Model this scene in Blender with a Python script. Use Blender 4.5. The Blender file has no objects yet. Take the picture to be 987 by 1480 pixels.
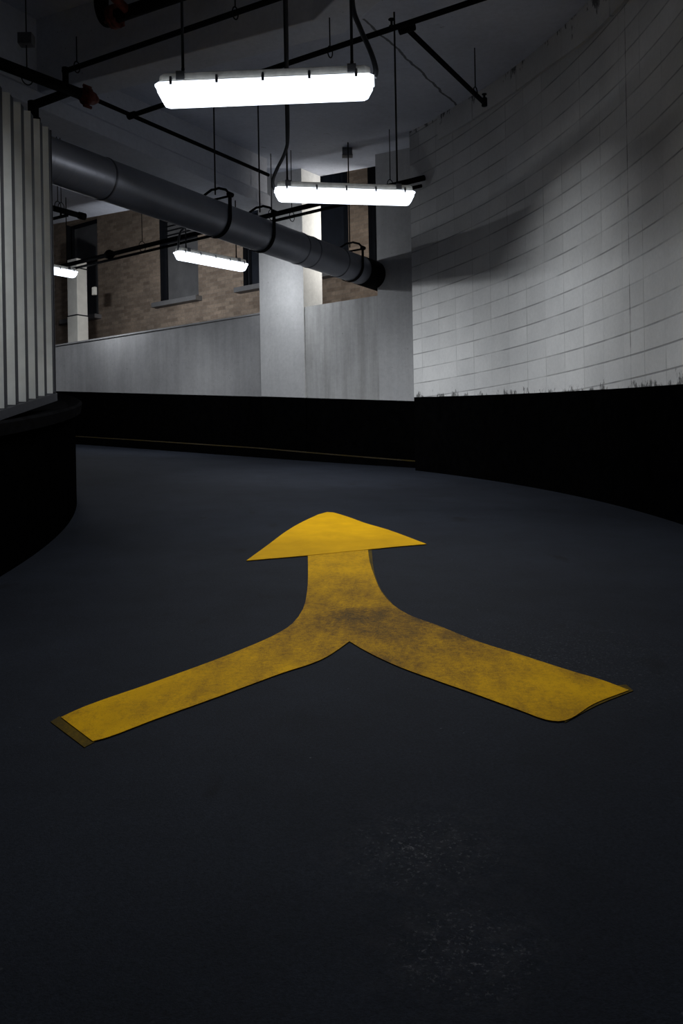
import bpy, bmesh, math, random
from mathutils import Vector, Matrix
from mathutils.geometry import delaunay_2d_cdt
random.seed(7)
sc = bpy.context.scene
C = sc.collection

# ------------------------------------------------------------------ camera frame
F = 1230.0          # focal length in pixels of the 987 x 1480 frame
PX, PY = 493.5, 672.0
ROLL = 0.018
H = 0.98            # height of the lens over the world's zero level
cr, sr = math.cos(ROLL), math.sin(ROLL)

def ab(px, py):
    u, v = px - PX, PY - py
    return u * cr + v * sr, -u * sr + v * cr

def pt(px, py, d):                 # the point seen at a pixel, at depth d
    a, b = ab(px, py)
    return Vector((a / F * d, d, H + b / F * d))

def at_z(px, py, z):               # the point seen at a pixel, at height z over the lens
    a, b = ab(px, py)
    return pt(px, py, z * F / b)

OX, OY = -9.0, 5.5                 # axis of the spiral ramp
KZ = 0.01449
def theta(x, y):
    return math.degrees(math.atan2(y - OY, x - OX))
def zf(x, y):                      # ramp surface
    return H + 0.025 + KZ * (theta(x, y) - 37.8)
def zc(x, y):                      # slab over the ramp
    return H + 4.38 + 0.0145 * (theta(x, y) - 30.0)

def on_floor(px, py):
    a, b = ab(px, py)
    d = 3.0
    for _ in range(80):
        z = zf(a / F * d, d) - H
        dn = z * F / b
        d = 0.5 * d + 0.5 * max(0.3, min(dn, 40))
    return Vector((a / F * d, d, zf(a / F * d, d)))

TX, TY = 0.8115, -0.5844           # direction along the back wall, to the right
NX, NY = 0.5844, 0.8115            # away from the ramp
W0 = Vector((1.03, 11.9, 0))
def wp(s, off, z):
    return Vector((W0.x + TX * s + NX * off, W0.y + TY * s + NY * off, z))
def s_of(px, off, py=450):         # where a pixel column meets a plane parallel to the back wall
    a, b = ab(px, py)
    r = a / F
    d = (off + W0.x * NX + W0.y * NY) / (r * NX + NY)
    return (r * d - W0.x) * TX + (d - W0.y) * TY
def wz(px, py, off):
    a, b = ab(px, py)
    r = a / F
    d = (off + W0.x * NX + W0.y * NY) / (r * NX + NY)
    return H + b / F * d

# ------------------------------------------------------------------ materials
def mat(name):
    m = bpy.data.materials.new(name); m.use_nodes = True
    nt = m.node_tree
    return m, nt, nt.nodes['Principled BSDF']
def N(nt, t, **kw):
    n = nt.nodes.new(t)
    for k, v in kw.items():
        if k == 'op': n.operation = v
        elif k in ('noise_dimensions', 'blend_type', 'data_type', 'uv_map', 'interpolation_type', 'feature', 'attribute_name'): setattr(n, k, v)
        else: n.inputs[k].default_value = v
    return n
def L(nt, a, b): nt.links.new(a, b)
def ramp(nt, src, stops):
    n = nt.nodes.new('ShaderNodeValToRGB')
    e = n.color_ramp.elements
    while len(e) < len(stops): e.new(0.5)
    for i, (p, c) in enumerate(stops):
        e[i].position = p
        e[i].color = c if len(c) == 4 else (*c, 1)
    L(nt, src, n.inputs[0]); return n.outputs[0]
def noise(nt, scale, detail=4, rough=.55, src=None, stretch=None, obj='Object', dist=0):
    n = N(nt, 'ShaderNodeTexNoise', Scale=scale, Detail=detail, Roughness=rough, Distortion=dist)
    if src is None:
        src = N(nt, 'ShaderNodeTexCoord').outputs[obj]
    if stretch:
        mp = N(nt, 'ShaderNodeMapping'); mp.inputs['Scale'].default_value = stretch
        L(nt, src, mp.inputs[0]); src = mp.outputs[0]
    L(nt, src, n.inputs['Vector']); return n.outputs['Fac']
def mix(nt, fac, a, b, bt='MIX'):
    n = nt.nodes.new('ShaderNodeMix'); n.data_type = 'RGBA'; n.blend_type = bt
    for i, v in ((0, fac), (6, a), (7, b)):
        if isinstance(v, (int, float)): n.inputs[i].default_value = v
        elif isinstance(v, tuple): n.inputs[i].default_value = (*v, 1) if len(v) == 3 else v
        else: L(nt, v, n.inputs[i])
    return n.outputs[2]
def math_(nt, op, a, b=None, c=None):
    n = nt.nodes.new('ShaderNodeMath'); n.operation = op
    for i, v in enumerate((a, b, c)):
        if v is None: continue
        if isinstance(v, (int, float)): n.inputs[i].default_value = v
        else: L(nt, v, n.inputs[i])
    return n.outputs[0]
def bump(nt, bs, h, strength=.3, dist=.01):
    n = N(nt, 'ShaderNodeBump', Strength=strength, Distance=dist)
    L(nt, h, n.inputs['Height']); L(nt, n.outputs[0], bs.inputs['Normal'])

def simple(name, col, rough=.6, metal=0.0, var=.25, scale=9, spec=.3, bmp=0, bscale=60):
    m, nt, bs = mat(name)
    f = noise(nt, scale, 5, .6)
    lo = tuple(c * (1 - var) for c in col); hi = tuple(min(1, c * (1 + var)) for c in col)
    L(nt, ramp(nt, f, [(.3, lo), (.7, hi)]), bs.inputs['Base Color'])
    bs.inputs['Roughness'].default_value = rough
    bs.inputs['Metallic'].default_value = metal
    bs.inputs['Specular IOR Level'].default_value = spec
    if bmp: bump(nt, bs, noise(nt, bscale, 4, .6), bmp, .004)
    return m

M = {}
# asphalt
def asphalt():
    m, nt, bs = mat('asphalt')
    big = noise(nt, .7, 4, .6)
    tile = noise(nt, 3.5, 5, .65)
    fine = noise(nt, 130, 4, .75)
    c = ramp(nt, big, [(.3, (.0072, .0091, .0142)), (.7, (.0105, .0130, .0194))])
    c = mix(nt, .55, c, ramp(nt, tile, [(.25, (.55, .55, .55)), (.75, (1.3, 1.3, 1.3))]), 'MULTIPLY')
    c = mix(nt, .6, c, ramp(nt, fine, [(.3, (.2, .2, .2)), (.72, (1.9, 1.9, 1.9))]), 'MULTIPLY')
    # chalky scuff with crumbs of grit, nearest the viewer's right
    tc = N(nt, 'ShaderNodeTexCoord')
    def blob(x, y, r):
        s = N(nt, 'ShaderNodeVectorMath', op='DISTANCE'); 
        mp = N(nt, 'ShaderNodeMapping'); mp.inputs['Scale'].default_value = (1, 1, 0)
        L(nt, tc.outputs['Object'], mp.inputs[0]); L(nt, mp.outputs[0], s.inputs[0]); s.inputs[1].default_value = (x, y, 0)
        mr = N(nt, 'ShaderNodeMapRange'); mr.inputs[1].default_value = r; mr.inputs[2].default_value = 0
        L(nt, s.outputs['Value'], mr.inputs[0]); return mr.outputs[0]
    p1, p2, p3 = on_floor(668, 1370), on_floor(610, 1230), on_floor(790, 950)
    msk = math_(nt, 'MAXIMUM', math_(nt, 'MAXIMUM', blob(p1.x, p1.y, .17), blob(p2.x, p2.y, .2)), math_(nt, 'MULTIPLY', blob(p3.x, p3.y, .7), .55))
    grit = math_(nt, 'MULTIPLY', ramp(nt, noise(nt, 95, 5, .75), [(.56, (0, 0, 0)), (.72, (1, 1, 1))]), msk)
    c = mix(nt, grit, c, (.16, .16, .17))
    haze = math_(nt, 'MULTIPLY', math_(nt, 'MAXIMUM', blob(p1.x, p1.y, .25), blob(p2.x, p2.y, .3)), ramp(nt, noise(nt, 22, 5, .7), [(.45, (0, 0, 0)), (.8, (1, 1, 1))]))
    c = mix(nt, math_(nt, 'MULTIPLY', haze, .45), c, (.055, .055, .06))
    # loose bright grains everywhere
    v = N(nt, 'ShaderNodeTexVoronoi', Scale=16); L(nt, tc.outputs['Object'], v.inputs['Vector'])
    gr = ramp(nt, v.outputs['Distance'], [(.035, (1, 1, 1)), (.06, (0, 0, 0))])
    gr = math_(nt, 'MULTIPLY', gr, ramp(nt, noise(nt, 2.2, 3), [(.55, (0, 0, 0)), (.7, (1, 1, 1))]))
    c = mix(nt, gr, c, (.09, .09, .1))
    # dark oil patches
    oil = ramp(nt, noise(nt, 5, 3, .5, stretch=(1, .5, 1)), [(.66, (0, 0, 0)), (.74, (1, 1, 1))])
    c = mix(nt, math_(nt, 'MULTIPLY', oil, .6), c, (.004, .004, .005))
    L(nt, c, bs.inputs['Base Color'])
    bs.inputs['Roughness'].default_value = .92
    bs.inputs['Specular IOR Level'].default_value = .06
    bump(nt, bs, noise(nt, 240, 3, .7), .35, .004)
    return m
M['asphalt'] = asphalt()

def yellow(name, wear_lo, wear_hi, col=(.66, .355, .0025), dark=(.25, .13, .012)):
    m, nt, bs = mat(name)
    a = noise(nt, 2.6, 4, .6)
    b = noise(nt, 190, 4, .8)
    e = noise(nt, 45, 5, .75)
    d = noise(nt, 9, 5, .7, stretch=(1, .3, 1))
    w = math_(nt, 'ADD', math_(nt, 'ADD', math_(nt, 'MULTIPLY', a, .24), math_(nt, 'MULTIPLY', e, .24)), math_(nt, 'ADD', math_(nt, 'MULTIPLY', b, .30), math_(nt, 'MULTIPLY', d, .22)))
    # worn most where the wheels cross, at the fork
    geo = nt.nodes.new('ShaderNodeNewGeometry')
    p = on_floor(585, 920); q = on_floor(500, 885)
    def blob(p, r):
        mp = N(nt, 'ShaderNodeMapping'); mp.inputs['Scale'].default_value = (1, 1, 0); L(nt, geo.outputs['Position'], mp.inputs[0])
        s = N(nt, 'ShaderNodeVectorMath', op='DISTANCE'); L(nt, mp.outputs[0], s.inputs[0]); s.inputs[1].default_value = (p.x, p.y, 0)
        mr = N(nt, 'ShaderNodeMapRange'); mr.interpolation_type = 'SMOOTHSTEP'
        mr.inputs[1].default_value = r; mr.inputs[2].default_value = 0; L(nt, s.outputs['Value'], mr.inputs[0]); return mr.outputs[0]
    blobs = math_(nt, 'ADD', math_(nt, 'MULTIPLY', blob(p, .85), .085), math_(nt, 'MULTIPLY', blob(q, 1.1), .05))
    w = math_(nt, 'ADD', w, blobs)
    worn = ramp(nt, w, [(wear_lo, (0, 0, 0)), (wear_hi, (1, 1, 1))])
    c = mix(nt, ramp(nt, noise(nt, 5, 4, .6), [(.3, (0, 0, 0)), (.7, (1, 1, 1))]), col, tuple(k * .8 for k in col))
    c = mix(nt, ramp(nt, worn, [(0, (0, 0, 0)), (.6, (1, 1, 1))]), c, dark)
    c = mix(nt, ramp(nt, worn, [(.55, (0, 0, 0)), (1, (.85, .85, .85))]), c, (.035, .028, .018))
    L(nt, c, bs.inputs['Base Color'])
    bs.inputs['Roughness'].default_value = .8; bs.inputs['Specular IOR Level'].default_value = .02
    bump(nt, bs, noise(nt, 240, 3, .7), .3, .004)
    return m
M['yellow'] = yellow('yellow_paint', .47, .68)
M['yellow_fresh'] = yellow('yellow_paint_fresh', .56, .76)
M['yellow_old'] = yellow('yellow_paint_faded', .36, .66, (.17, .10, .004), (.06, .04, .006))

def block_wall():
    m, nt, bs = mat('painted_block')
    uv = N(nt, 'ShaderNodeUVMap', uv_map='U'); h = N(nt, 'ShaderNodeUVMap', uv_map='Hgt')
    sx = nt.nodes.new('ShaderNodeSeparateXYZ'); L(nt, uv.outputs[0], sx.inputs[0])
    sh = nt.nodes.new('ShaderNodeSeparateXYZ'); L(nt, h.outputs[0], sh.inputs[0])
    u, v = sx.outputs[0], sx.outputs[1]
    def line(x, pitch, phase, half):
        t = math_(nt, 'FRACT', math_(nt, 'ADD', math_(nt, 'DIVIDE', math_(nt, 'SUBTRACT', x, phase), pitch), .5))
        d = math_(nt, 'MULTIPLY', math_(nt, 'ABSOLUTE', math_(nt, 'SUBTRACT', t, .5)), pitch)
        n = N(nt, 'ShaderNodeMapRange'); n.interpolation_type = 'SMOOTHSTEP'
        n.inputs[1].default_value = half; n.inputs[2].default_value = half * .35
        L(nt, d, n.inputs[0]); return n.outputs[0]
    hl = line(v, .192, H + 1.05, .010)
    vl = line(u, .378, .20, .008)
    brk = ramp(nt, noise(nt, 1.8, 3), [(.38, (.25, .25, .25)), (.6, (1, 1, 1))])
    hl = math_(nt, 'MULTIPLY', hl, brk)
    vl = math_(nt, 'MULTIPLY', vl, ramp(nt, noise(nt, 2.6, 3), [(.42, (.06, .06, .06)), (.68, (.8, .8, .8))]))
    joint = math_(nt, 'MAXIMUM', hl, vl)
    # block-to-block tone
    fu = math_(nt, 'FLOOR', math_(nt, 'DIVIDE', math_(nt, 'SUBTRACT', u, .20), .378))
    fv = math_(nt, 'FLOOR', math_(nt, 'DIVIDE', math_(nt, 'SUBTRACT', v, H + 1.05), .192))
    cx = nt.nodes.new('ShaderNodeCombineXYZ'); L(nt, fu, cx.inputs[0]); L(nt, fv, cx.inputs[1])
    wn = nt.nodes.new('ShaderNodeTexWhiteNoise'); L(nt, cx.outputs[0], wn.inputs['Vector'])
    c = ramp(nt, noise(nt, 1.3, 5, .6), [(.3, (.52, .52, .52)), (.7, (.64, .635, .625))])
    c = mix(nt, 1.0, c, ramp(nt, wn.outputs['Value'], [(0, (.93, .93, .93)), (1, (1.05, 1.05, 1.05))]), 'MULTIPLY')
    c = mix(nt, .35, c, ramp(nt, noise(nt, 30, 5, .7), [(.3, (.8, .8, .8)), (.7, (1.1, 1.1, 1.1))]), 'MULTIPLY')
    c = mix(nt, math_(nt, 'MULTIPLY', joint, .6), c, (.10, .10, .105))
    # grime creeping up from the black band and down from the slab
    low = sh.outputs[0]; top = sh.outputs[1]
    sp = noise(nt, 6, 6, .75, stretch=(1, 1, .55))
    g1 = math_(nt, 'SUBTRACT', math_(nt, 'MULTIPLY', math_(nt, 'SUBTRACT', sp, .50), .85), low)
    g1 = ramp(nt, g1, [(.0, (0, 0, 0)), (.05, (.85, .85, .85))])
    c = mix(nt, g1, c, (.035, .035, .033))
    g2 = math_(nt, 'SUBTRACT', math_(nt, 'MULTIPLY', math_(nt, 'SUBTRACT', noise(nt, 5, 6, .75, stretch=(1, 1, .35)), .47), 1.5), math_(nt, 'ABSOLUTE', top))
    g2 = ramp(nt, g2, [(.0, (0, 0, 0)), (.05, (.85, .85, .85))])
    c = mix(nt, g2, c, (.05, .05, .05))
    # the control joint and its dark drips
    cj = line(u, 50, U_CRACK, .008)
    cj = math_(nt, 'MULTIPLY', cj, ramp(nt, noise(nt, 3.5, 4), [(.42, (.1, .1, .1)), (.62, (.95, .95, .95))]))
    c = mix(nt, cj, c, (.03, .03, .03))
    L(nt, c, bs.inputs['Base Color'])
    bs.inputs['Roughness'].default_value = .75; bs.inputs['Specular IOR Level'].default_value = .2
    hh = math_(nt, 'SUBTRACT', math_(nt, 'MULTIPLY', noise(nt, 60, 4, .6), .25), joint)
    bump(nt, bs, hh, .4, .008)
    return m

def concrete(name, lo, hi, streak=0.0, bscale=35):
    m, nt, bs = mat(name)
    c = ramp(nt, noise(nt, 1.1, 6, .62), [(.28, lo), (.72, hi)])
    c = mix(nt, .5, c, ramp(nt, noise(nt, 18, 5, .7), [(.3, (.82, .82, .82)), (.7, (1.12, 1.12, 1.12))]), 'MULTIPLY')
    if streak:
        st = noise(nt, 5.0, 4, .6, stretch=(1.6, 1.6, .10))
        c = mix(nt, streak, c, ramp(nt, st, [(.35, (.55, .54, .52)), (.62, (1.05, 1.05, 1.05))]), 'MULTIPLY')
    pits = ramp(nt, noise(nt, 26, 3, .6), [(.70, (0, 0, 0)), (.74, (1, 1, 1))])
    c = mix(nt, math_(nt, 'MULTIPLY', pits, .6), c, tuple(k * .3 for k in lo))
    L(nt, c, bs.inputs['Base Color'])
    bs.inputs['Roughness'].default_value = .85; bs.inputs['Specular IOR Level'].default_value = .15
    bump(nt, bs, noise(nt, bscale, 5, .65), .25, .006)
    return m
M['concrete'] = concrete('painted_concrete', (.37, .37, .38), (.47, .47, .475), .15)
M['concrete_streak'] = concrete('streaked_concrete', (.35, .35, .355), (.45, .45, .45), .55)
M['parapet'] = concrete('parapet_concrete', (.23, .23, .24), (.31, .31, .315), .25)
M['jamb'] = concrete('brightened_reveal', (.70, .70, .68), (.80, .80, .78), .1)  # paler than the pillar: the light on this reveal is partly in its colour
def slab():
    m = concrete('slab_concrete', (.52, .55, .64), (.66, .69, .78), 0)
    nt = m.node_tree; bs = nt.nodes['Principled BSDF']
    c = bs.inputs['Base Color'].links[0].from_socket
    def onc(px, py):
        z = 4.3
        for _ in range(20):
            p = at_z(px, py, z); z = zc(p.x, p.y) - H
        return p
    p, q = onc(526, 27), onc(657, 150)
    d = Vector((q.x - p.x, q.y - p.y, 0)); ln = d.length; d.normalize()
    tc = N(nt, 'ShaderNodeTexCoord')
    s1 = N(nt, 'ShaderNodeVectorMath', op='SUBTRACT'); L(nt, tc.outputs['Object'], s1.inputs[0]); s1.inputs[1].default_value = (p.x, p.y, 0)
    wob = math_(nt, 'MULTIPLY', math_(nt, 'SUBTRACT', noise(nt, 3, 4), .5), .10)
    def dot(v):
        n = N(nt, 'ShaderNodeVectorMath', op='DOT_PRODUCT'); L(nt, s1.outputs[0], n.inputs[0]); n.inputs[1].default_value = v; return n.outputs['Value']
    ac = math_(nt, 'ABSOLUTE', math_(nt, 'ADD', dot((-d.y, d.x, 0)), wob)); al = dot((d.x, d.y, 0))
    k = math_(nt, 'MULTIPLY', math_(nt, 'LESS_THAN', ac, .014), math_(nt, 'MULTIPLY', math_(nt, 'GREATER_THAN', al, 0), math_(nt, 'LESS_THAN', al, ln + .1)))
    c = mix(nt, math_(nt, 'MULTIPLY', k, .8), c, (.05, .05, .055))
    sp = ramp(nt, noise(nt, 3.2, 5, .7, stretch=(1, 2.2, 1)), [(.66, (0, 0, 0)), (.72, (1, 1, 1))])
    c = mix(nt, math_(nt, 'MULTIPLY', sp, .55), c, (.10, .10, .11))
    L(nt, c, bs.inputs['Base Color']); return m
M['slab'] = slab()
M['beam'] = concrete('beam_concrete', (.58, .60, .66), (.70, .72, .78), 0)
M['black'] = simple('black_paint', (.0012, .0012, .0013), .95, var=.3, spec=.0)
M['rim'] = simple('dark_coping', (.0065, .0065, .007), .9, var=.3, spec=0)
M['panel'] = simple('galvanised_pan', (.82, .83, .80), .55, .0, var=.12, scale=4)
M['rib'] = simple('dark_batten', (.032, .033, .040), .6, .1, var=.15)
M['duct'] = simple('duct_metal', (.105, .11, .13), .42, .55, var=.2, scale=3, spec=.4)
M['black_metal'] = simple('black_iron', (.0035, .0035, .004), .8, 0, var=.4, spec=.08)
M['rod'] = simple('dark_steel_rod', (.010, .010, .012), .7, .2, var=.3)
M['red_metal'] = simple('rusty_red_iron', (.11, .022, .014), .65, .2, var=.6, scale=30)
M['housing'] = simple('fixture_housing', (.85, .82, .74), .5, 0, var=.12, scale=20)
M['clip'] = simple('steel_clip', (.30, .30, .31), .35, .8, var=.2)
M['conduit'] = simple('grey_flex_conduit', (.075, .077, .085), .55, .1, var=.2)
M['duct_white'] = simple('white_sheet_metal', (.80, .78, .72), .5, .05, var=.1, scale=5)
M['sill'] = concrete('sill_stone', (.22, .22, .23), (.32, .32, .33), 0)
M['frame_dark'] = simple('dark_window_frame', (.012, .014, .02), .6, 0, var=.3)
M['board'] = simple('boarded_pane', (.24, .24, .25), .7, 0, var=.2, scale=2)
M['blue_board'] = simple('blue_black_pane', (.018, .024, .038), .5, 0, var=.3, scale=3)
M['box'] = simple('grey_junction_box', (.14, .145, .16), .55, .3, var=.2)
M['yellow_edge'] = yellow('yellow_edge_paint', .38, .56, (.05, .036, .006), (.018, .013, .005))

def brick():
    m, nt, bs = mat('brick')
    uv = N(nt, 'ShaderNodeUVMap', uv_map='U')
    b = nt.nodes.new('ShaderNodeTexBrick'); L(nt, uv.outputs[0], b.inputs['Vector'])
    b.offset = .5; b.squash = 1
    for k, v in (('Scale', 1), ('Mortar Size', .006), ('Mortar Smooth', .3), ('Bias', 0), ('Brick Width', .215), ('Row Height', .075)):
        b.inputs[k].default_value = v
    b.inputs['Color1'].default_value = (.36, .285, .23, 1)
    b.inputs['Color2'].default_value = (.56, .45, .365, 1)
    b.inputs['Mortar'].default_value = (.42, .36, .31, 1)
    c = mix(nt, .8, b.outputs['Color'], ramp(nt, noise(nt, 1.1, 5, .65), [(.3, (.62, .62, .62)), (.7, (1.25, 1.2, 1.15))]), 'MULTIPLY')
    c = mix(nt, .4, c, ramp(nt, noise(nt, 22, 4, .7), [(.3, (.6, .6, .6)), (.7, (1.3, 1.3, 1.3))]), 'MULTIPLY')
    L(nt, c, bs.inputs['Base Color'])
    bs.inputs['Roughness'].default_value = .9; bs.inputs['Specular IOR Level'].default_value = .1
    bump(nt, bs, b.outputs['Fac'], -.5, .01)
    return m
M['brick'] = brick()

def lens(strength):
    m, nt, bs = mat('lit_diffuser')
    bs.inputs['Base Color'].default_value = (.8, .8, .8, 1)
    bs.inputs['Roughness'].default_value = .3
    bs.inputs['Emission Color'].default_value = (.80, .88, 1, 1)
    bs.inputs['Emission Strength'].default_value = strength
    return m
M['lens'] = lens(3.2)

def spiral_duct():
    m, nt, bs = mat('spiral_duct_metal')
    uv = N(nt, 'ShaderNodeUVMap', uv_map='U')
    sx = nt.nodes.new('ShaderNodeSeparateXYZ'); L(nt, uv.outputs[0], sx.inputs[0])
    t = math_(nt, 'FRACT', math_(nt, 'ADD', math_(nt, 'DIVIDE', sx.outputs[0], .11), sx.outputs[1]))
    rdg = ramp(nt, math_(nt, 'ABSOLUTE', math_(nt, 'SUBTRACT', t, .5)), [(.0, (1, 1, 1)), (.12, (0, 0, 0))])
    c = ramp(nt, noise(nt, 2.5, 4), [(.3, (.19, .20, .235)), (.7, (.25, .26, .30))])
    L(nt, c, bs.inputs['Base Color'])
    bs.inputs['Metallic'].default_value = .45; bs.inputs['Roughness'].default_value = .42
    bump(nt, bs, rdg, .15, .004)
    return m
M['spiral'] = spiral_duct()

# ------------------------------------------------------------------ mesh helpers
class MB:
    def __init__(self): self.bm = bmesh.new(); self.mi = 0
    def face(self, pts, mi=0, smooth=False):
        vs = [self.bm.verts.new(p) for p in pts]
        f = self.bm.faces.new(vs); f.material_index = mi; f.smooth = smooth
        return f
    def hexa(self, lo, hi):            # lo, hi: four points each, same winding
        b = [self.bm.verts.new(p) for p in lo]; t = [self.bm.verts.new(p) for p in hi]
        fs = [b[::-1], t] + [[b[i], b[(i + 1) % 4], t[(i + 1) % 4], t[i]] for i in range(4)]
        for f in fs: self.bm.faces.new(f)
    def box(self, c, sx, sy, sz, ax=None):
        c = Vector(c); X, Y, Z = ax or (Vector((1, 0, 0)), Vector((0, 1, 0)), Vector((0, 0, 1)))
        q = [(-1, -1), (1, -1), (1, 1), (-1, 1)]
        lo = [c + X * (i * sx / 2) + Y * (j * sy / 2) - Z * (sz / 2) for i, j in q]
        hi = [c + X * (i * sx / 2) + Y * (j * sy / 2) + Z * (sz / 2) for i, j in q]
        self.hexa(lo, hi)
    def tube(self, path, r, n=12, cap=True, smooth=True, uv=None):
        path = [Vector(p) for p in path]
        rs = r if isinstance(r, (list, tuple)) else [r] * len(path)
        T = []
        for i in range(len(path)):
            a = path[max(0, i - 1)]; b = path[min(len(path) - 1, i + 1)]
            T.append((b - a).normalized())
        up = Vector((0, 0, 1)) if abs(T[0].z) < .9 else Vector((1, 0, 0))
        nrm = (up - T[0] * up.dot(T[0])).normalized()
        rings = []; dist = 0; ds = []
        for i, p in enumerate(path):
            if i: dist += (p - path[i - 1]).length
            ds.append(dist)
            nrm = (nrm - T[i] * nrm.dot(T[i])).normalized()
            bn = T[i].cross(nrm)
            rings.append([self.bm.verts.new(p + (nrm * math.cos(2 * math.pi * k / n) + bn * math.sin(2 * math.pi * k / n)) * rs[i]) for k in range(n)])
        lay = self.bm.loops.layers.uv.get('U') or (self.bm.loops.layers.uv.new('U') if uv else None)
        for i in range(len(rings) - 1):
            for k in range(n):
                f = self.bm.faces.new([rings[i][k], rings[i][(k + 1) % n], rings[i + 1][(k + 1) % n], rings[i + 1][k]])
                f.smooth = smooth
                if uv:
                    for lp, (x, y) in zip(f.loops, ((ds[i], k / n), (ds[i], (k + 1) / n), (ds[i + 1], (k + 1) / n), (ds[i + 1], k / n))):
                        lp[lay].uv = (x, y)
        if cap:
            self.bm.faces.new(rings[0][::-1]); self.bm.faces.new(rings[-1])
    def band(self, pts, axis, width, thick, nrm):   # flat strip following pts; axis = strip's width direction, nrm(i) outward
        prev = None
        for i, p in enumerate(pts):
            o = nrm[i]
            q = [p - axis * width / 2, p + axis * width / 2, p + axis * width / 2 + o * thick, p - axis * width / 2 + o * thick]
            cur = [self.bm.verts.new(v) for v in q]
            if prev:
                for k in range(4): self.bm.faces.new([prev[k], prev[(k + 1) % 4], cur[(k + 1) % 4], cur[k]])
            else: self.bm.faces.new(cur[::-1])
            prev = cur
        self.bm.faces.new(prev)
    def build(self, name, mats, parent=None, bevel=0, fix=True):
        if fix: bmesh.ops.recalc_face_normals(self.bm, faces=self.bm.faces[:])
        me = bpy.data.meshes.new(name); 
        org = Vector((0, 0, 0))
        self.bm.to_mesh(me); self.bm.free()
        for m in (mats if isinstance(mats, (list, tuple)) else [mats]): me.materials.append(m)
        o = bpy.data.objects.new(name, me); C.objects.link(o)
        if parent:
            o.parent = parent
            o.matrix_parent_inverse = Matrix.Identity(4)
            if any(abs(k) > 1e-9 for k in parent.matrix_basis.translation) or parent.parent:
                me.transform((WORLD[parent.name]).inverted())
        WORLD[o.name] = WORLD[parent.name] if parent else Matrix.Identity(4)
        if bevel:
            b = o.modifiers.new('bevel', 'BEVEL'); b.width = bevel; b.segments = 2; b.limit_method = 'ANGLE'
        return o
WORLD = {}
def tag(o, label, cat=None, group=None):
    o['label'] = label
    if cat: o['category'] = cat
    if group: o['group'] = group
    return o
def thing(name, label, cat, loc, group=None):
    o = bpy.data.objects.new(name, None); C.objects.link(o); o.location = loc
    o.empty_display_size = .1
    WORLD[o.name] = Matrix.Translation(loc)
    return tag(o, label, cat, group)
def struct(o): o['kind'] = 'structure'; return o
Z = Vector((0, 0, 1))

# ------------------------------------------------------------------ ramp floor
mb = MB(); g = {}
NR, NT = 72, 240
for i in range(NT + 1):
    th = math.radians(-85 + 195 * i / NT)
    for j in range(NR + 1):
        r = 4.2 + 11.5 * j / NR
        x, y = OX + r * math.cos(th), OY + r * math.sin(th)
        g[i, j] = mb.bm.verts.new((x, y, zf(x, y)))
for i in range(NT):
    for j in range(NR):
        f = mb.bm.faces.new([g[i, j], g[i, j + 1], g[i + 1, j + 1], g[i + 1, j]]); f.smooth = True
# the ramp stops at the back wall
bmesh.ops.bisect_plane(mb.bm, geom=mb.bm.verts[:] + mb.bm.edges[:] + mb.bm.faces[:], plane_co=wp(0, .1, 0), plane_no=(NX, NY, 0), clear_outer=True)
struct(mb.build('floor', M['asphalt']))

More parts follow.
